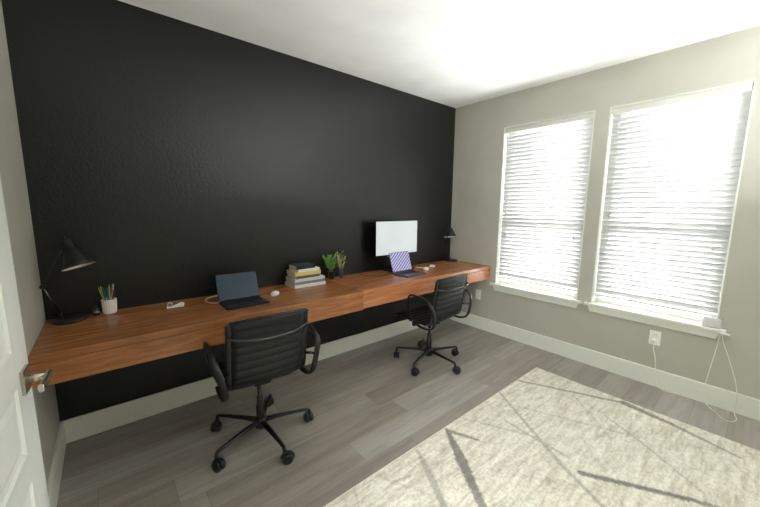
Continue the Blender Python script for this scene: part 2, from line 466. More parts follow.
# white horizontal blinds, closed
def make_blind(a, b, label):
    r = thing('window_blind', label, 'blind', (L + 0.045, (a + b) / 2, WZ1), 0, 'white slatted window blinds')
    w = (a - b) / 2 - 0.012; hh = WZ1 - WZ0 - 0.006
    bm = bmesh.new(); box(bm, (-0.040, -w, -0.062), (-0.028, w, -0.009)); box(bm, (-0.028, -w, -0.045), (0.028, w, -0.009)); box(bm, (-0.044, -w, -0.020), (-0.040, w, -0.010)); box(bm, (-0.043, -w, -0.060), (-0.040, w, -0.052))
    obj('headrail', bm, M['headrail'], r, 0.0015)
    bm = bmesh.new(); pitch = 0.0405; n = int((hh - 0.10) / pitch); tilt = math.radians(62)
    top = -0.075
    for k in range(n):
        zc = top - k * pitch
        tl = tilt + math.radians(random.uniform(-0.35, 0.35)); W2 = 0.0245
        rows = []
        for s in (-1, -0.5, 0, 0.5, 1):
            cu = 0.0025 * (1 - s * s)
            x = -s * W2 * math.cos(tl) + cu * math.sin(tl); z = s * W2 * math.sin(tl) + cu * math.cos(tl)
            nx, nz = math.sin(tl) * 0.0012, math.cos(tl) * 0.0012
            rows.append((x, zc + z, nx, nz))
        # room-side edge stands highest
        T_ = [[bm.verts.new((x + nx, yy, z + nz)) for yy in (-w, w)] for x, z, nx, nz in rows]
        B_ = [[bm.verts.new((x - nx, yy, z - nz)) for yy in (-w, w)] for x, z, nx, nz in rows]
        for p in range(4):
            f = bm.faces.new((T_[p][0], T_[p + 1][0], T_[p + 1][1], T_[p][1])); f.smooth = True
            f = bm.faces.new((B_[p][0], B_[p][1], B_[p + 1][1], B_[p + 1][0])); f.smooth = True
        for e in (0, 4): bm.faces.new((T_[e][0], T_[e][1], B_[e][1], B_[e][0]))
        for e in (0, 1):
            bm.faces.new([T_[p][e] for p in range(5)] + [B_[p][e] for p in range(4, -1, -1)])
    obj('slats', bm, M['blind'], r)
    zb = top - n * pitch
    bm = bmesh.new(); box(bm, (-0.022, -w, zb - 0.006), (0.022, w, zb + 0.012)); obj('bottom_rail', bm, M['vinyl'], r, 0.003)
    for s in (-0.72, 0.0, 0.72):
        bm = bmesh.new()
        for xx in (-0.0175, 0.0175): sweep(bm, [(xx, s * w, -0.05), (xx, s * w, zb)], 0.0008, n=5)
        obj('ladder_cord', bm, M['cream_cord'], r)
    for s, zz in ((0.86, -0.90), (-0.82, -1.12), (0.84, -1.13)):
        bm = bmesh.new(); sweep(bm, [(-0.036, s * w, -0.05), (-0.034, s * w, zz)], 0.0008, n=5)
        p = obj('lift_cord', bm, M['cream_cord'], r)
        bm = bmesh.new(); lathe(bm, [(0, 0.018), (0.003, 0.018), (0.0055, -0.012), (0, -0.012)], 10, Matrix.Translation((-0.034, s * w, zz))); obj('tassel', bm, M['chrome'], p)
    return r
make_blind(*WIN[0], 'closed white slatted blind on the window beside the wooden desk')
make_blind(*WIN[1], 'closed white slatted blind on the window with a white cord hanging below')

# invented stand and bowl for the added uplight, out of view
fl = thing('added_uplight_stand', 'added fill uplight, out of view, with a wide white bowl on a black pole', 'lamp', (UPX, UPY, 0.0135))
bm = bmesh.new(); lathe(bm, [(0, 0), (0.15, 0), (0.15, 0.012), (0.02, 0.025), (0, 0.025)], 36); obj('lamp_base', bm, M['black_metal'], fl)
bm = bmesh.new(); sweep(bm, [(0, 0, 0.02), (0, 0, UPZ - 0.11)], 0.011, n=14); obj('pole', bm, M['black_metal'], fl)
bm = bmesh.new(); z_ = UPZ - 0.12; lathe(bm, [(0, z_), (0.06, z_ + 0.006), (0.15, z_ + 0.045), (0.21, z_ + 0.11), (0.207, z_ + 0.11), (0.147, z_ + 0.05), (0.05, z_ + 0.012), (0, z_ + 0.010)], 40); obj('bowl_shade', bm, M['lamp_white'], fl)

# ------------------------------------------------------------------ rug
def make_rug():
    x0, x1, y1, y0 = 0.62, 3.167, -1.373, -3.45; TH = 0.012
    st = [  # (ax, ay, bx, by, half width at a, at b, strength)
        (1.880, -1.395, 1.745, -1.60, 0.009, 0.021, 0.95), (1.745, -1.60, 1.640, -1.755, 0.021, 0.016, 0.95), (1.640, -1.755, 1.46, -2.02, 0.016, 0.011, 0.85),
        (1.879, -1.412, 1.951, -1.577, 0.010, 0.007, 0.85),
        (1.60, -1.40, 1.52, -1.57, 0.005, 0.015, 0.5), (1.52, -1.57, 1.41, -1.78, 0.015, 0.010, 0.55), (1.66, -1.55, 1.40, -1.50, 0.006, 0.004, 0.35),
        (2.162, -2.077, 2.41, -2.50, 0.012, 0.010, 1.0), (2.41, -2.50, 2.50, -2.72, 0.010, 0.006, 0.8),
        (2.821, -1.385, 3.124, -2.035, 0.007, 0.010, 0.75), (3.124, -2.035, 3.081, -2.305, 0.020, 0.012, 0.85), (3.081, -2.305, 3.00, -2.62, 0.012, 0.006, 0.7),
        (2.92, -1.38, 2.90, -1.55, 0.006, 0.004, 0.4),
        (2.54, -1.375, 2.152, -1.969, 0.006, 0.008, 0.5), (2.152, -1.969, 1.98, -2.30, 0.010, 0.006, 0.55),
        (2.84, -2.00, 2.712, -2.222, 0.005, 0.008, 0.4), (2.712, -2.222, 2.50, -2.52, 0.008, 0.005, 0.4),
        (2.25, -1.60, 2.23, -1.99, 0.006, 0.008, 0.45), (2.06, -1.40, 2.25, -1.78, 0.004, 0.006, 0.35),
        (2.95, -1.75, 2.60, -2.10, 0.006, 0.004, 0.3), (2.45, -1.5, 2.75, -2.2, 0.004, 0.006, 0.3), (1.3, -1.39, 1.45, -1.7, 0.005, 0.004, 0.25),
    ]
    rr = random.Random(3)
    for _ in range(46):
        a = rr.choice([-62, -55, 60, 66, -48, 72, 38]) + rr.uniform(-6, 6); ln = rr.uniform(0.3, 1.0)
        ax, ay = rr.uniform(x0, x1), rr.uniform(y0, y1); a = math.radians(a)
        st.append((ax, ay, ax + ln * math.cos(a), ay + ln * math.sin(a), 0.003, rr.uniform(0.003, 0.008), rr.uniform(0.10, 0.26)))
    nx, ny = 380, 310
    xs = np.linspace(x0, x1, nx + 1); ysv = np.linspace(y0, y1, ny + 1)
    X, Y = np.meshgrid(xs, ysv)
    S = np.zeros_like(X)
    rng = np.random.default_rng(5)
    ragged = 0.0034 * rng.standard_normal(X.shape)
    for ax, ay, bx, by, wa, wb, s in st:
        dx, dy = bx - ax, by - ay; q = ((X - ax) * dx + (Y - ay) * dy) / (dx * dx + dy * dy); qc = np.clip(q, 0, 1)
        d = np.hypot(X - ax - qc * dx, Y - ay - qc * dy) + ragged; w = (wa + (wb - wa) * qc) * 1.45
        S = np.maximum(S, s * np.clip((w + 0.005 - d) / 0.009, 0, 1))
    bmz = []
    Z = np.full_like(X, TH) + 0.0007 * rng.standard_normal(X.shape)
    co = np.stack([X, Y, Z], -1).reshape(-1, 3)
    idx = np.arange((nx + 1) * (ny + 1)).reshape(ny + 1, nx + 1)
    quads = np.stack([idx[:-1, :-1], idx[:-1, 1:], idx[1:, 1:], idx[1:, :-1]], -1).reshape(-1, 4)
    # underside and rim
    base = len(co)
    corners = np.array([[x0, y0, 0.001], [x1, y0, 0.001], [x1, y1, 0.001], [x0, y1, 0.001]])
    me = bpy.data.meshes.new('rug')
    me.from_pydata(co.tolist(), [], quads.tolist())
    at = me.attributes.new('streak', 'FLOAT', 'POINT'); at.data.foreach_set('value', S.reshape(-1).astype(np.float32))
    for p in me.polygons: p.use_smooth = True
    me.materials.append(M['rug'])
    r = thing('area_rug', 'cream rug with charcoal scratch like streaks on the wood floor', 'rug', (0, 0, 0))
    pile = bpy.data.objects.new('rug_pile', me); COL.objects.link(pile); pile.parent = r
    bm = bmesh.new(); box(bm, (x0 + 0.001, y0 + 0.001, 0.0), (x1 - 0.001, y1 - 0.001, TH - 0.003)); obj('rug_backing', bm, M['rug_edge'], r)
    bm = bmesh.new()
    e = 0.0055
    sweep(bm, [(x0, y0, e + .001), (x1, y0, e + .001), (x1, y1, e + .001), (x0, y1, e + .001)], 0.006, 0.0065, n=8, closed=True)
    obj('rug_binding', bm, M['rug_edge'], r)
make_rug()

# ------------------------------------------------------------------ desks
ZT, ZB, XS = 0.772, 0.623, 1.8074
def make_desk(name, x0, x1, D, mat, label):
    r = thing(name, label, 'desk', (x0, 0, ZB), 0, 'wall to wall walnut desks')
    w = x1 - x0; h = ZT - ZB; tt = 0.036
    boxobj('desktop', (0.0005, -D, h - tt), (w - 0.0005, -0.001, h), mat, r, 0.003)
    boxobj('front_panel', (0.0005, -D + 0.004, 0), (w - 0.0005, -D + 0.024, h - tt - 0.0025), mat, r, 0.002)
    boxobj('underside_panel', (0.001, -D + 0.025, 0.002), (w - 0.001, -0.001, 0.02), mat, r)
    boxobj('side_panel', (0.001, -D + 0.025, 0.021), (0.02, -0.001, h - tt - 0.0005), mat, r)
    boxobj('side_panel', (w - 0.02, -D + 0.025, 0.021), (w - 0.001, -0.001, h - tt - 0.0005), mat, r)
    return r
make_desk('desk', 0.0, XS, 0.605, M['wood_left'], 'floating walnut desk holding the pen cup, open dark laptop and book stack')
make_desk('desk', XS, L, 0.582, M['wood_right'], 'floating walnut desk holding the monitor, ending at the window wall')

# ------------------------------------------------------------------ office chairs
def make_chair():
    r = thing('office_chair', '', 'chair', (0, 0, 0), 0, 'black ribbed office chairs')
    # side profile, y forward, z up (from the top of the back to the front lip of the seat)
    prof = smooth_path([(0, -0.232, 0.835), (0, -0.222, 0.76), (0, -0.203, 0.66), (0, -0.190, 0.57), (0, -0.182, 0.505), (0, -0.160, 0.462), (0, -0.110, 0.442), (0, -0.03, 0.438), (0, 0.06, 0.444), (0, 0.15, 0.454), (0, 0.20, 0.455), (0, 0.235, 0.440), (0, 0.248, 0.415)], 10)
    arc = [0.0]
    for a, b in zip(prof, prof[1:]): arc.append(arc[-1] + (b - a).length)
    def sheet(s0, s1, name):
        n = int((s1 - s0) / 0.0045); pitch = 0.047; th = 0.0065
        F, B = [], []
        NX = 10; hw = 0.199
        bm = bmesh.new()
        for i in range(n + 1):
            s = s0 + (s1 - s0) * i / n
            j = max(k for k in range(len(arc)) if arc[k] <= s + 1e-9); j = min(j, len(prof) - 2)
            f = (s - arc[j]) / (arc[j + 1] - arc[j]); p = prof[j].lerp(prof[j + 1], f)
            t = (prof[j + 1] - prof[j]).normalized(); nn = Vector((0, -t.z, t.y))     # towards the sitter
            if nn.y < 0 and s < 0.25: nn = -nn
            if s >= 0.25 and nn.z < 0: nn = -nn
            rb = 0.0055 * abs(math.sin(PI * s / pitch)) ** 0.55
            ff, bb = [], []
            for k in range(NX + 1):
                u = -1 + 2 * k / NX; sag = 0.010 * (1 - u * u) * (1 if s > 0.0 else 0)
                c = p + Vector((u * hw, 0, 0)) - nn * sag
                ff.append(bm.verts.new(c + nn * (th * 0.4 + rb))); bb.append(bm.verts.new(c - nn * (th * 0.4 + rb)))
            F.append(ff); B.append(bb)
        for i in range(n):
            for k in range(NX):
                for G, fl in ((F, 0), (B, 1)):
                    q = (G[i][k], G[i][k + 1], G[i + 1][k + 1], G[i + 1][k]); f = bm.faces.new(q if not fl else q[::-1]); f.smooth = True
            for k in (0, NX):
                bm.faces.new((F[i][k], F[i + 1][k], B[i + 1][k], B[i][k]))
        for i in (0, n):
            for k in range(NX): bm.faces.new((F[i][k], F[i][k + 1], B[i][k + 1], B[i][k]))
        return obj(name, bm, M['leather'], r)
    sb = 0.37
    sheet(0.0, sb, 'backrest'); sheet(sb, arc[-1], 'seat')
    # rolled top edge with end bars
    bm = bmesh.new(); sweep(bm, [(-0.205, -0.233, 0.838), (0.205, -0.233, 0.838)], 0.010, n=14, up=(0, 0, 1)); obj('top_roll', bm, M['leather'], r)
    bm = bmesh.new(); sweep(bm, [(-0.205, 0.247, 0.414), (0.205, 0.247, 0.414)], 0.010, n=14, up=(0, 0, 1)); obj('front_roll', bm, M['leather'], r)
    for s in (-1, 1):
        bm = bmesh.new(); sweep(bm, [Vector((s * 0.209, p.y, p.z)) for p in prof], 0.0085, 0.017, n=10, up=(1, 0, 0)); obj('side_rail', bm, M['black_metal'], r)
        # closed arm loop
        pts = [(0.232, 0.008, 0.446), (0.256, 0.016, 0.52), (0.272, 0.020, 0.61), (0.278, 0.010, 0.668), (0.280, -0.028, 0.690), (0.281, -0.11, 0.688), (0.283, -0.185, 0.674), (0.280, -0.236, 0.634),
               (0.264, -0.252, 0.572), (0.249, -0.250, 0.50), (0.241, -0.226, 0.443), (0.237, -0.168, 0.418), (0.235, -0.09, 0.418), (0.233, -0.045, 0.432)]
        path = smooth_path([(s * q[0], q[1], q[2]) for q in pts], 6); n = len(path)
        wd = [0.0075 + 0.0105 * min(1, max(0, (i / (n - 1) - 0.33) / 0.2)) for i in range(n)]
        bm = bmesh.new(); sweep(bm, path, [0.0085] * n, wd, n=12, up=(1, 0, 0))
        arm = obj('armrest', bm, M['black_metal'], r)
        for q in (((s * 0.217, -0.195, 0.560), (s * 0.262, -0.245, 0.560), 0.008), ((s * 0.217, 0.0, 0.441), (s * 0.236, 0.006, 0.444), 0.010)):
            bm = bmesh.new(); sweep(bm, [q[0], q[1]], q[2], n=12, up=(0, 0, 1)); obj('arm_bolt', bm, M['dark_metal'], arm)
    # bowed handle bar across the rear of the back
    bm = bmesh.new(); sweep(bm, smooth_path([(-0.212, -0.236, 0.765), (-0.19, -0.258, 0.760), (-0.12, -0.283, 0.748), (0, -0.292, 0.742), (0.12, -0.283, 0.748), (0.19, -0.258, 0.760), (0.212, -0.236, 0.765)], 6), 0.0075, n=10); obj('back_bar', bm, M['dark_metal'], r)
    # under-seat spreader, tilt box and levers
    bm = bmesh.new()
    sweep(bm, smooth_path([(-0.215, 0.05, 0.436), (-0.12, 0.03, 0.408), (0, 0.02, 0.400), (0.12, 0.03, 0.408), (0.215, 0.05, 0.436)], 5), 0.018, 0.008, n=10, squar=3)
    sweep(bm, smooth_path([(-0.215, -0.11, 0.436), (-0.12, -0.08, 0.408), (0, -0.07, 0.400), (0.12, -0.08, 0.408), (0.215, -0.11, 0.436)], 5), 0.018, 0.008, n=10, squar=3)
    obj('seat_bracket', bm, M['black_metal'], r)
    bm = bmesh.new(); box(bm, (-0.05, -0.085, 0.375), (0.05, 0.085, 0.412)); mech = obj('tilt_mechanism', bm, M['black_metal'], r, 0.012, 3)
    bm = bmesh.new(); sweep(bm, [(0.045, 0.0, 0.385), (0.09, 0.0, 0.355), (0.17, 0.005, 0.350)], [0.005, 0.005, 0.005], n=8); sweep(bm, [(0.15, 0.004, 0.351), (0.205, 0.008, 0.349)], 0.008, 0.006, n=10); obj('tilt_lever', bm, M['black_metal'], mech)
    bm = bmesh.new(); sweep(bm, [(-0.06, 0.05, 0.385), (-0.13, 0.05, 0.385)], 0.006, n=8); sweep(bm, [(-0.12, 0.05, 0.385), (-0.165, 0.05, 0.385)], 0.020, n=14); obj('tension_knob', bm, M['black_metal'], mech)
    # gas column
    bm = bmesh.new(); lathe(bm, [(0, 0.07), (0.024, 0.07), (0.023, 0.21), (0.018, 0.215), (0.018, 0.27), (0.0125, 0.275), (0.0125, 0.38), (0, 0.38)], 20); obj('gas_column', bm, M['black_metal'], r)
    # five-star base
    bm = bmesh.new(); lathe(bm, [(0, 0.062), (0.032, 0.062), (0.038, 0.075), (0.038, 0.118), (0.030, 0.130), (0.0, 0.130)], 24); obj('base_hub', bm, M['black_metal'], r)
    for k in range(5):
        R = Matrix.Rotation(math.radians(STAR + 72 * k), 4, 'Z')
        bm = bmesh.new()
        path = [R @ Vector(p) for p in ((0.02, 0, 0.105), (0.10, 0, 0.107), (0.20, 0, 0.104), (0.285, 0, 0.099), (0.302, 0, 0.094), (0.306, 0, 0.080), (0.306, 0, 0.066))]
        sweep(bm, path, [0.019, 0.017, 0.0135, 0.011, 0.010, 0.009, 0.009], [0.015, 0.013, 0.010, 0.009, 0.009, 0.009, 0.009], n=10)
        obj('base_leg', bm, M['black_metal'], r)
        sw = math.radians(STAR + 72 * k + [95, 70, 110, 60, 100][k])
        C = Matrix.Translation(R @ Vector((0.306, 0, 0))) @ Matrix.Rotation(sw, 4, 'Z')
        # hood
        bm = bmesh.new()
        arcp = [C @ Vector((0.016 + 0.036 * math.cos(t), 0, 0.030 + 0.036 * math.sin(t))) for t in [math.radians(q) for q in range(-10, 181, 14)]]
        side = C.to_3x3() @ Vector((0, 1, 0))
        sweep(bm, arcp, 0.004, 0.010, n=8, up=side)
        sweep(bm, [C @ Vector((0, 0, 0.052)), C @ Vector((0, 0, 0.074))], 0.010, n=10, up=side)
        cs = obj('caster', bm, M['black_metal'], r)
        for s in (-1, 1):
            bm = bmesh.new(); W = C @ Matrix.Translation((0.016, s * 0.016, 0.030)) @ Matrix.Rotation(PI / 2, 4, 'X')
            lathe(bm, [(0, -0.009), (0.024, -0.009), (0.029, -0.006), (0.030, 0), (0.029, 0.006), (0.024, 0.009), (0.010, 0.009), (0, 0.007)], 24, W)
            obj('wheel', bm, M['rubber'], cs)
    return r
STAR = -157
chA = make_chair()
chA.location = (0.946, -0.682, 0); chA.rotation_euler = (0, 0, math.radians(-1.5))
chA['label'] = 'black ribbed office chair with its back to the room, before the dark laptop'
chB = copy_tree(chA)
chB.location = (2.522, -0.664, 0); chB.rotation_euler = (0, 0, math.radians(2))
for ch in chB.children:
    if ch.name.startswith(('base_leg', 'caster')): ch.rotation_euler.z = math.radians(-8)
chB['label'] = 'black ribbed office chair at the right desk before the monitor'

# ------------------------------------------------------------------ desk lamps
def make_lamp(bx, by, elbow, neck, top, rim, label, cross=0.074):
    """base at (bx,by); lower arm to elbow, upper arm to neck; shade from top to rim centre"""
    r = thing('desk_lamp', label, 'lamp', (bx, by, ZT), 0, 'black desk lamps')
    o = Vector((bx, by, ZT)); E_, N_, T_, R_ = [Vector(p) - o for p in (elbow, neck, top, rim)]
    bm = bmesh.new(); lathe(bm, [(0, 0), (0.078, 0), (0.080, 0.004), (0.078, 0.014), (0.066, 0.020), (0, 0.024)], 40); obj('lamp_base', bm, M['matte_black'], r)
    foot = Vector((-0.035 if E_.x < 0 else -0.02, 0.0, 0.020))
    bm = bmesh.new(); sweep(bm, [foot, foot + Vector((0, 0, 0.03))], 0.010, n=12); obj('pivot', bm, M['matte_black'], r)
    f2 = foot + Vector((0, 0, 0.028)); dd = Vector((0, 0.009, 0))
    bm = bmesh.new()
    for s in (-1, 1): sweep(bm, [f2 + dd * s, E_ + dd * s], 0.0038, n=8)
    a = obj('lower_arm', bm, M['dark_metal'] if elbow[0] < 1 else M['matte_black'], r)
    bm = bmesh.new(); sweep(bm, [E_ - dd * 1.9, E_ + dd * 1.9], 0.011, n=14); obj('elbow_knob', bm, M['matte_black'], r)
    bm = bmesh.new()
    for s in (-1, 1): sweep(bm, [E_ + dd * s, N_ + dd * s], 0.0038, n=8)
    obj('upper_arm', bm, M['matte_black'], r)
    # shade
    mt = track(T_, R_); ln = (R_ - T_).length
    k = cross
    prof = [(0, 0), (0.014, 0), (0.0155, 0.004), (0.0165, 0.045), (0.022, 0.052), (0.034, 0.064), (k * 0.82, ln - 0.022), (k, ln), (k - 0.0025, ln - 0.0015), (k * 0.82 - 0.003, ln - 0.024), (0.031, 0.068), (0.0, 0.064)]
    n_out = 8
    bm = bmesh.new(); lathe(bm, prof, 40, mt)
    bm.faces.ensure_lookup_table()
    for i, f in enumerate(bm.faces):
        c = mt.inverted() @ f.calc_center_median(); rr = math.hypot(c.x, c.y)
    # faces are created in profile order: one 40-face band each
    for i, f in enumerate(bm.faces): f.material_index = 1 if i // 40 >= 7 else 0
    sh = obj('lamp_shade', bm, [M['matte_black'], M['lamp_white']], r)
    bm = bmesh.new(); lathe(bm, [(0, 0), (0.006, 0), (0.007, -0.012), (0, -0.014)], 14, mt); obj('shade_switch', bm, M['dark_metal'], sh)
    bm = bmesh.new(); lathe(bm, [(0, 0.062), (0.012, 0.066), (0.014, 0.082), (0.026, 0.105), (0.024, ln - 0.03), (0.0, ln - 0.016)], 20, mt); obj('bulb', bm, M['lamp_white'], sh)
    bm = bmesh.new(); sweep(bm, [N_ - dd * 1.6, N_ + dd * 1.6], 0.008, n=12); obj('shade_joint', bm, M['matte_black'], r)
    return r
make_lamp(0.106, -0.095, (0.022, -0.150, 0.992), (0.118, -0.148, 1.190), (0.136, -0.145, 1.236), (0.176, -0.178, 1.088), 'black desk lamp with conical shade beside the white pen cup')
make_lamp(3.548, -0.088, (3.455, -0.060, 0.99), (3.502, -0.080, 1.165), (3.506, -0.080, 1.226), (3.489, -0.110, 1.076), 'black desk lamp in the corner between black wall and window wall')

# ------------------------------------------------------------------ pen cup and pens
CX, CY = 0.284, -0.062
bm = bmesh.new()
flute = lambda a, z: 1 + 0.05 * (abs(math.sin(a * 9)) - 0.5)
prof = [(0, 0.0), (0.029, 0.0), (0.033, 0.004), (0.0345, 0.03), (0.0365, 0.080), (0.037, 0.086)]
lathe(bm, prof, 96, fn=flute)
lathe(bm, [(0.0372, 0.086), (0.0345, 0.087), (0.032, 0.010), (0, 0.008)], 96)
o = obj('pen_cup', bm, M['ceramic'], loc=(CX, CY, ZT)); tag(o, 'white fluted ceramic pen cup standing beside the left desk lamp', 'cup')
pens = [('pencil', (212, 196, 60), 'yellow pencil with a pale end standing in the white cup', -0.010, 0.004, -16, 6, 0.150),
        ('pen', (44, 138, 92), 'green pen standing in the white cup', 0.004, -0.012, -4, 10, 0.132),
        ('pen', (38, 92, 158), 'blue pen standing in the white cup', -0.014, -0.010, -10, 9, 0.138),
        ('pencil', (226, 218, 90), 'bright yellow pencil in the white cup, upright in its middle', 0.006, 0.004, 3, 2, 0.148),
        ('pen', (225, 225, 215), 'white pen standing in the white cup', 0.012, -0.004, 12, 2, 0.148),
        ('pen', (120, 40, 44), 'dark red pen standing in the white cup', 0.016, -0.010, 14, 8, 0.118),
        ('pen', (28, 108, 122), 'teal pen standing in the white cup', -0.004, -0.016, -2, 11, 0.125),
        ('pencil', (150, 190, 70), 'lime green pencil standing in the white cup', -0.018, 0.006, -20, -4, 0.142)]
for nm, rgb, lab, px, py, tx, ty, ln in pens:
    ln *= 1.13
    bm = bmesh.new(); rr = 0.0042 if nm == 'pen' else 0.0036
    if nm == 'pen': lathe(bm, [(0, 0), (rr * .4, 0.0), (rr, 0.012), (rr, ln - 0.01), (rr * .8, ln), (0, ln)], 12)
    else: lathe(bm, [(0, 0), (rr, 0.0), (rr, ln - 0.018), (rr * .2, ln - 0.002), (0, ln)], 6)
    body = obj(nm, bm, plain(lab[:20].replace(' ', '_'), rgb, 0.4), loc=(CX + px * .5, CY + py * .5, ZT + 0.010), rot=(math.radians(ty * 0.6), math.radians(tx * 0.6), 0))
    tag(body, lab, 'pen' if nm == 'pen' else 'pencil', 'pens and pencils in the cup')
    bm = bmesh.new()
    if nm == 'pen': lathe(bm, [(rr + .0006, ln - 0.045), (rr + .0008, ln - 0.044), (rr + .0008, ln - 0.003), (rr * .7, ln + 0.002), (0, ln + .002)], 12); obj('cap', bm, plain('pen_cap', tuple(int(v * .75) for v in rgb), 0.35), body)
    else: lathe(bm, [(rr * .55, ln - 0.012), (rr * .45, ln - .008), (0, ln + .001)], 8); obj('tip', bm, plain('pencil_tip', (230, 215, 150), 0.6), body)

# small dark gadget between lamp and cup
r = thing('small_jar', 'tiny dark glass jar with a light band between lamp and pen cup', 'jar', (0.220, -0.060, ZT)); r.scale = (1.15, 1.15, 1.3)
bm = bmesh.new(); lathe(bm, [(0, 0), (0.014, 0), (0.015, 0.003), (0.015, 0.030), (0.011, 0.034), (0, 0.034)], 20); obj('jar_body', bm, M['matte_black'], r)
bm = bmesh.new(); lathe(bm, [(0.0152, 0.010), (0.0156, 0.011), (0.0156, 0.017), (0.0152, 0.018)], 20); obj('band', bm, M['chrome'], r)
bm = bmesh.new(); lathe(bm, [(0, 0.0345), (0.012, 0.0345), (0.012, 0.043), (0.010, 0.045), (0, 0.045)], 20); obj('lid', bm, M['dark_metal'], r)

# tape dispenser lying on the desk
r = thing('tape_dispenser', 'small clear and white tape dispenser lying between pen cup and dark laptop', 'tape dispenser', (0.610, -0.170, ZT), math.radians(-6))
bm = bmesh.new(); q = [(-0.048, 0.0), (0.046, 0.0), (0.050, 0.020), (0.034, 0.026), (-0.010, 0.010), (-0.048, 0.006)]
A = [bm.verts.new((x, -0.011, z)) for x, z in q]; B = [bm.verts.new((x, 0.011, z)) for x, z in q]
bm.faces.new(A); bm.faces.new(B[::-1])
for k in range(len(q)): bm.faces.new((A[k], A[(k + 1) % 6], B[(k + 1) % 6], B[k]))
obj('body', bm, M['white_plastic'], r, 0.002)
bm = bmesh.new(); W = Matrix.Translation((-0.030, 0, 0.019)) @ Matrix.Rotation(PI / 2, 4, 'X')
lathe(bm, [(0.009, -0.009), (0.017, -0.009), (0.017, 0.009), (0.009, 0.009), (0.009, -0.009)], 24, W); obj('tape_roll', bm, M['frosted'], r)

# ------------------------------------------------------------------ laptops
def screen_code(t):
    n = t.noise(t.coord(), 9, 2)
    return t.ramp(n, [(0.35, lin((20, 44, 56))), (0.65, lin((30, 58, 72)))])
M['screen_dark'] = emit_mat('dark_blue_screen', (24, 44, 66), 0.42, (8, 10, 14), screen_code, 0.3)
def screen_stripes(t):
    x, y, z = t.xyz()
    # diagonal stripes in the screen's own plane
    d = t.math('ADD', t.math('MULTIPLY', x, 0.60), t.math('MULTIPLY', y, -0.80))
    w = t.math('SINE', t.math('MULTIPLY', d, 2 * PI / 0.025))
    return t.ramp(t.math('MULTIPLY_ADD', w, 0.5, 0.5), [(0.35, lin((96, 88, 150))), (0.65, lin((196, 194, 222)))])
M['screen_stripes'] = emit_mat('purple_striped_screen', (0, 0, 0), 0.75, (10, 10, 14), screen_stripes, 0.2)

def make_laptop(name, w, d, sh, lean, metal, scr, loc, rz, label):
    r = thing(name, label, 'laptop', loc, rz, 'laptops on the desks')
    bm = bmesh.new(); box(bm, (-w / 2, -d, 0.001), (w / 2, 0, 0.014)); b = obj('laptop_base', bm, metal, r, 0.003, 3)
    bm = bmesh.new()
    rows = [(14, 0.0155), (14, 0.0155), (13, 0.0155), (12, 0.0155), (8, 0.0155)]
    for j in range(5):
        nk = (14, 14, 13, 12, 9)[j]; kw = (w - 0.036) / nk
        for i in range(nk):
            x = -w / 2 + 0.018 + i * kw; y = -0.022 - j * 0.0185
            if j == 4 and 3 <= i <= 5:
                if i != 3: continue
                box(bm, (x + 0.001, y - 0.016, 0.0135), (x + 3 * kw - 0.001, y, 0.0155)); continue
            box(bm, (x + 0.001, y - 0.016, 0.0135), (x + kw - 0.001, y, 0.0155))
    obj('keyboard', bm, M['keys'], b)
    bm = bmesh.new(); box(bm, (-0.05, -d + 0.012, 0.0135), (0.05, -d + 0.075, 0.0146)); obj('trackpad', bm, M['dark_metal'] if metal is M['laptop_metal'] else M['silver'], b)
    bm = bmesh.new(); box(bm, (-w / 2, -sh / 2, -0.0035), (w / 2, sh / 2, 0.0035))
    Lm = Matrix.Translation((0, 0.004, 0.014)) @ Matrix.Rotation(math.radians(90 - lean), 4, 'X') @ Matrix.Translation((0, sh / 2, 0))
    lid = obj('laptop_lid', bm, metal, r, 0.003, 3); lid.matrix_local = Lm
    bm = bmesh.new(); box(bm, (-w / 2 + 0.006, -sh / 2 + 0.012, 0.0036), (w / 2 - 0.006, sh / 2 - 0.006, 0.0042)); obj('screen', bm, scr, lid)
    bm = bmesh.new(); sweep(bm, [(-w * 0.36, 0.002, 0.013), (w * 0.36, 0.002, 0.013)], 0.005, n=10); obj('hinge', bm, M['keys'], r)
    return r
make_laptop('laptop', 0.272, 0.190, 0.180, 21, M['laptop_metal'], M['screen_dark'], (0.983, -0.268, ZT), math.radians(0), 'open dark laptop with a dim blue screen and white cable')
make_laptop('laptop', 0.276, 0.195, 0.200, 18, M['silver'], M['screen_stripes'], (2.560, -0.262, ZT), math.radians(2), 'open laptop with purple and white striped screen below the monitor')

def make_mouse(loc, rz, label, group=None):
    bm = bmesh.new(); n = 20
    rings = []
    for j in range(9):
        q = j / 8; z = 0.003 + 0.020 * math.sin(q * PI / 2); k = math.cos(q * PI / 2) ** 0.55 if j < 8 else 0
        rings.append((z, k))
    prev = None
    base = [bm.verts.new((0.029 * math.cos(2 * PI * a / n) * .95, 0.053 * math.sin(2 * PI * a / n) * .97, 0)) for a in range(n)]
    bm.faces.new(base[::-1]); prev = base
    for z, k in rings:
        if k == 0:
            c = bm.verts.new((0, 0, z))
            for a in range(n): f = bm.faces.new((prev[a], prev[(a + 1) % n], c)); f.smooth = True
            break
        cur = [bm.verts.new((0.029 * k * math.cos(2 * PI * a / n), 0.053 * k * math.sin(2 * PI * a / n), z + 0.002 * (1 - k) * 0)) for a in range(n)]
        for a in range(n): f = bm.faces.new((prev[a], prev[(a + 1) % n], cur[(a + 1) % n], cur[a])); f.smooth = True
        prev = cur
    o = obj('computer_mouse', bm, M['white_plastic'], loc=loc, rot=(0, 0, rz)); tag(o, label, 'mouse', 'white computer mice')
    return o
make_mouse((1.232, -0.268, ZT), math.radians(-40), 'white computer mouse between the dark laptop and the book stack')
make_mouse((2.885, -0.275, ZT), math.radians(-50), 'white computer mouse beside the striped laptop')
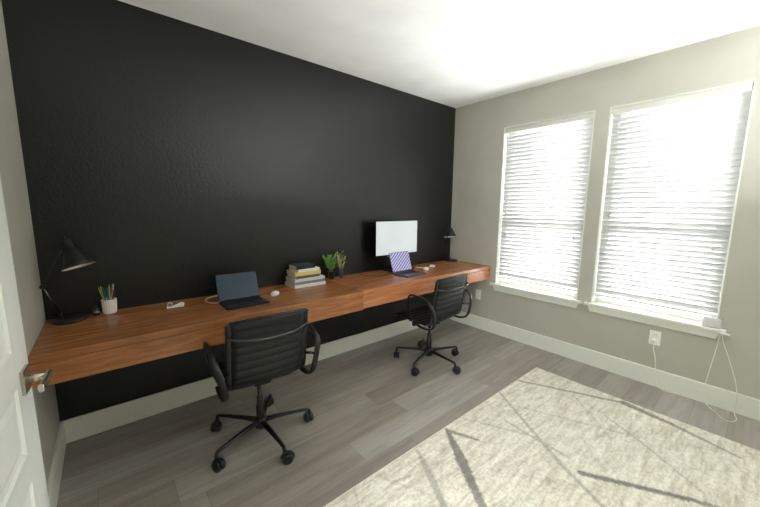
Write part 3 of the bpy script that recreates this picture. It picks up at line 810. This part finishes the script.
# white charger block behind the second mouse
r = thing('charger_block', 'small white charger block beyond the mouse on the right desk', 'charger', (3.055, -0.215, ZT), math.radians(15))
bm = bmesh.new(); box(bm, (-0.024, -0.024, 0.0), (0.024, 0.024, 0.022)); obj('charger_body', bm, M['white_plastic'], r, 0.006, 3)
bm = bmesh.new(); sweep(bm, smooth_path([(-0.023, 0, 0.006), (-0.07, 0.03, 0.003), (-0.13, 0.06, 0.003), (-0.16, 0.12, 0.003)], 6), 0.002, n=6); obj('charger_cord', bm, M['white_cable'], r)

# ------------------------------------------------------------------ monitor
def screen_white(t):
    x, y, z = t.xyz()
    n = t.noise(t.coord(), 2.2, 2)
    return t.ramp(n, [(0.3, lin((205, 213, 212))), (0.7, lin((222, 228, 226)))])
M['screen_white'] = emit_mat('pale_screen', (0, 0, 0), 0.72, (30, 30, 30), screen_white, 0.3)
mr = thing('computer_monitor', 'computer monitor with a blank pale screen on the right desk', 'monitor', (2.600, -0.13, ZT), math.radians(0))
MW, MZ0, MZ1 = 0.575, 0.172, 0.514
bm = bmesh.new(); box(bm, (-MW / 2, 0, MZ0), (MW / 2, 0.016, MZ1)); box(bm, (-0.16, 0.0155, MZ0 + 0.06), (0.16, 0.034, MZ1 - 0.07)); obj('monitor_body', bm, M['matte_black'], mr, 0.003)
bm = bmesh.new(); box(bm, (-MW / 2 + 0.003, -0.0012, MZ0 + 0.004), (MW / 2 - 0.003, 0.0, MZ1 - 0.003)); obj('screen', bm, M['screen_white'], mr)
bm = bmesh.new(); sweep(bm, smooth_path([(0, 0.060, 0.010), (0, 0.058, 0.12), (0, 0.052, 0.22), (0, 0.044, 0.30)], 4), 0.028, 0.010, n=12, up=(0, 1, 0), squar=4); obj('stand_neck', bm, M['matte_black'], mr)
bm = bmesh.new(); box(bm, (-0.12, -0.055, 0.0), (0.12, 0.105, 0.010)); obj('stand_foot', bm, M['matte_black'], mr, 0.004)

# ------------------------------------------------------------------ books
def make_book(w, d, h, z, cx, cy, rz, cover, label, paperback=True, page=None):
    """spine along -y"""
    r = thing('book', label, 'book', (cx, cy, ZT + z), math.radians(rz), 'stacked books between laptop and plant')
    cm = plain(label[:22].replace(' ', '_'), cover, 0.45); ct = 0.0016
    bm = bmesh.new()
    box(bm, (-w / 2, -d / 2, 0), (w / 2, d / 2, ct)); box(bm, (-w / 2, -d / 2, h - ct), (w / 2, d / 2, h)); box(bm, (-w / 2, -d / 2, ct), (w / 2, -d / 2 + 0.002, h - ct))
    obj('book_cover', bm, cm, r, 0.0006)
    bm = bmesh.new(); box(bm, (-w / 2 + 0.003, -d / 2 + 0.0022, ct + 0.0001), (w / 2 - 0.003, d / 2 - 0.003, h - ct - 0.0001)); obj('pages', bm, page or M['paper'], r)
    return r
bx_, by_ = 1.562, -0.108
books = [(0.285, 0.190, 0.016, 0, 0.5, (226, 224, 226), 'pale grey magazine at the very bottom of the book stack'),
         (0.272, 0.180, 0.014, 0.002, 1.0, (132, 128, 150), 'mauve grey book, second from the bottom of the stack'),
         (0.272, 0.182, 0.015, 0.001, 0.0, (214, 213, 212), 'whitish book, third from the bottom of the stack'),
         (0.215, 0.168, 0.014, -0.016, 2.5, (74, 92, 74), 'dark green spined book in the middle of the stack'),
         (0.232, 0.170, 0.019, -0.012, -1.0, (226, 200, 130), 'thick golden yellow book in the upper stack'),
         (0.200, 0.160, 0.012, -0.006, 4.0, (232, 230, 222), 'white book directly under the topmost dark one'),
         (0.172, 0.135, 0.018, -0.026, 2.0, (32, 40, 54), 'small navy book on top of the stack')]
z = 0.0
for w, d, h, dx, rz, c, lab in books:
    h *= 1.6
    make_book(w, d, h, z, bx_ + dx, by_ + 0.0, rz, c, lab); z += h + 0.0003

# ------------------------------------------------------------------ plants in two dark pots
M['leaf'] = plain('fresh_green_leaf', (128, 182, 84), 0.5, var=0.2, scale=30)
M['leaf2'] = plain('yellow_green_leaf', (206, 212, 156), 0.5, var=0.15, scale=30)
M['pot_black'] = plain('black_pot', (16, 17, 18), 0.4); M['pot_blue'] = plain('slate_vase', (50, 58, 64), 0.4)
def blade(bm, p0, d, ln, w, bend, mi=0):
    d = Vector(d).normalized(); side = d.cross(Vector((0, 0, 1)))
    side = side.normalized() if side.length > 1e-3 else Vector((1, 0, 0))
    N = 7; out = Vector((d.x, d.y, 0)); prev = None; nr = side.cross(d).normalized()
    for i in range(N + 1):
        q = i / N; c = Vector(p0) + d * ln * q + out * bend * q * q - Vector((0, 0, bend * 0.5 * q * q))
        hw = w * (math.sin(PI * min(1, 0.15 + 0.85 * q)) ** 0.8) * (1 if i < N else 0.05) + 0.0004
        row = [bm.verts.new(c - side * hw), bm.verts.new(c + nr * hw * 0.25), bm.verts.new(c + side * hw), bm.verts.new(c + nr * (hw * 0.25 - 0.0006))]
        if prev:
            for k in range(4):
                f = bm.faces.new((prev[k], prev[(k + 1) % 4], row[(k + 1) % 4], row[k])); f.smooth = True; f.material_index = mi
        prev = row
def make_plant(name, loc, pot_mat, pot_prof, leaf, seed, n, ln, spread, label, w, ox=0.0):
    r = thing(name, label, 'plant', loc, 0)
    bm = bmesh.new(); lathe(bm, pot_prof, 28); obj('pot', bm, pot_mat, r)
    rim = max(p[1] for p in pot_prof); rr = random.Random(seed)
    bs = bmesh.new(); bl = bmesh.new()
    for i in range(n):
        a = rr.uniform(0, 2 * PI); t = rr.uniform(0.05, spread); l = ln * rr.uniform(0.7, 1.0)
        d = Vector((math.cos(a) * t + ox, math.sin(a) * t, 1)).normalized(); p0 = Vector((math.cos(a) * 0.006, math.sin(a) * 0.006, rim - 0.03))
        tip = p0 + d * l
        sweep(bs, [p0, p0.lerp(tip, 0.5) + Vector((0, 0, 0.004)), tip], 0.0011, n=5)
        for j in range(9 if w < 0.006 else 7):
            q = 0.30 + 0.7 * j / 8; b = a + rr.choice([1.3, -1.3]) + rr.uniform(-.5, .5)
            blade(bl, p0.lerp(tip, min(q, 1)), (math.cos(b) * 0.8 + d.x, math.sin(b) * 0.8 + d.y, 0.9), l * rr.uniform(0.22, 0.36), w, 0.006)
    obj('stems', bs, leaf, r); obj('leaves', bl, leaf, r)
    return r
make_plant('potted_fern', (1.850, -0.062, ZT), M['pot_black'], [(0, 0), (0.022, 0), (0.026, 0.004), (0.030, 0.066), (0.031, 0.070), (0.028, 0.070), (0.026, 0.058), (0, 0.058)], M['leaf'], 5, 12, 0.205, 0.33, 'leafy green plant in a black pot beside the books', 0.0085, -0.12)
make_plant('vase_of_twigs', (1.936, -0.085, ZT), M['pot_blue'], [(0, 0), (0.017, 0), (0.020, 0.004), (0.021, 0.060), (0.017, 0.083), (0.015, 0.086), (0.013, 0.086), (0.015, 0.070), (0, 0.066)], M['leaf2'], 9, 8, 0.185, 0.26, 'slim slate vase with pale yellow green sprigs, right of the green plant', 0.0034, 0.03)

# ------------------------------------------------------------------ cables
bm = bmesh.new(); zc = ZT + 0.0025
sweep(bm, smooth_path([(0.858, -0.235, zc + 0.004), (0.835, -0.245, zc + .001), (0.805, -0.215, zc), (0.790, -0.150, zc), (0.815, -0.085, zc), (0.875, -0.055, zc), (0.93, -0.085, zc), (0.95, -0.14, zc)], 8), 0.0028, n=8)
tag(obj('laptop_cable', bm, M['white_cable']), 'white charging cable looping out beside the dark laptop', 'cable')
bm = bmesh.new()
sweep(bm, smooth_path([(2.165, -0.010, zc), (2.175, -0.10, zc), (2.20, -0.19, zc), (2.26, -0.245, zc), (2.34, -0.245, zc), (2.415, -0.215, zc)], 8), 0.0026, n=8)
tag(obj('monitor_cable', bm, M['rubber']), 'thin black cable lying on the right desk, left of the striped laptop', 'cable')

# ------------------------------------------------------------------ wall outlets
def make_outlet(y, z, label, plug):
    r = thing('wall_outlet', label, 'outlet', (L, y, z), 0, 'white outlets on the window wall')
    boxobj('cover_plate', (-0.006, -0.036, -0.058), (-0.0003, 0.036, 0.058), M['white_plastic'], r, 0.003)
    for s in (-1, 1):
        if plug and s < 0: pass
        bm = bmesh.new(); box(bm, (-0.008, -0.017, s * 0.026 - 0.015), (-0.0055, 0.017, s * 0.026 + 0.015)); so = obj('socket', bm, M['ceramic'], r, 0.004)
        bm = bmesh.new(); box(bm, (-0.0084, -0.008, s * 0.026 - 0.004), (-0.0079, -0.006, s * 0.026 + 0.006)); box(bm, (-0.0084, 0.006, s * 0.026 - 0.004), (-0.0079, 0.008, s * 0.026 + 0.006)); obj('slot', bm, M['keys'], so)
    return r
make_outlet(-2.082, 0.398, 'white wall outlet below the blind with a plug and cable in it', True)
make_outlet(-0.440, 0.408, 'bare white wall outlet just below the end of the desk', False)
pl = thing('plug_cable', 'white plug in the outlet with its cable running along the baseboard', 'cable', (L, -2.082, 0.375))
bm = bmesh.new(); box(bm, (-0.034, -0.012, -0.014), (-0.0082, 0.012, 0.014)); obj('plug', bm, M['white_plastic'], pl, 0.004)
bm = bmesh.new()
sweep(bm, smooth_path([(-0.024, 0, -0.012), (-0.026, -0.004, -0.06), (-0.024, -0.022, -0.14), (-0.0205, -0.030, -0.225), (-0.022, -0.040, -0.30), (-0.030, -0.060, -0.352), (-0.040, -0.10, -0.3715), (-0.026, -0.17, -0.3715), (-0.0205, -0.26, -0.3715), (-0.0205, -0.33, -0.3715)], 7), 0.0028, n=8)
obj('cord', bm, M['white_cable'], pl)
# blind cord hanging from the end of the sill and looping on the floor
bc = thing('hanging_cord', 'white cord hanging from the sill end and looping onto the floor', 'cord', (L, -2.435, 0.549))
bm = bmesh.new(); box(bm, (-0.064, -0.046, 0.018), (-0.030, 0.006, 0.036)) if False else sweep(bm, [(-0.052, -0.052, 0.010), (-0.052, 0.0, 0.012)], 0.007, n=10); obj('cord_clip', bm, M['white_plastic'], bc)
bm = bmesh.new()
sweep(bm, smooth_path([(-0.050, -0.004, 0.004), (-0.034, 0.002, -0.06), (-0.022, 0.010, -0.16), (-0.018, 0.022, -0.27), (-0.020, 0.030, -0.37), (-0.022, 0.032, -0.44), (-0.024, 0.026, -0.51), (-0.055, 0.006, -0.5415), (-0.13, -0.045, -0.5415),
                       (-0.195, -0.085, -0.5415), (-0.195, -0.125, -0.5415), (-0.14, -0.145, -0.5415), (-0.07, -0.135, -0.5415), (-0.026, -0.130, -0.54), (-0.0195, -0.132, -0.46), (-0.0195, -0.128, -0.41), (-0.016, -0.110, -0.32), (-0.022, -0.060, -0.16), (-0.034, -0.022, -0.05), (-0.050, -0.012, 0.004)], 7), 0.0026, n=8)
obj('cord', bm, M['white_cable'], bc)
# clear plastic box on the sill
r = thing('plastic_box', 'small frosted plastic box standing on the end of the window sill', 'box', (L - 0.0185, -2.388, WZ0 - 0.002))
bm = bmesh.new()
w_, d_, h_, t_ = 0.047, 0.0165, 0.068, 0.0015
box(bm, (-d_, -w_, 0), (d_, w_, t_)); box(bm, (-d_, -w_, t_), (-d_ + t_, w_, h_)); box(bm, (d_ - t_, -w_, t_), (d_, w_, h_)); box(bm, (-d_ + t_, -w_, t_), (d_ - t_, -w_ + t_, h_)); box(bm, (-d_ + t_, w_ - t_, t_), (d_ - t_, w_, h_))
obj('box_body', bm, M['frosted'], r)
bm = bmesh.new(); box(bm, (-d_ - 0.001, -w_ - 0.001, h_), (d_ + 0.001, w_ + 0.001, h_ + 0.006)); obj('box_lid', bm, M['frosted'], r, 0.001)
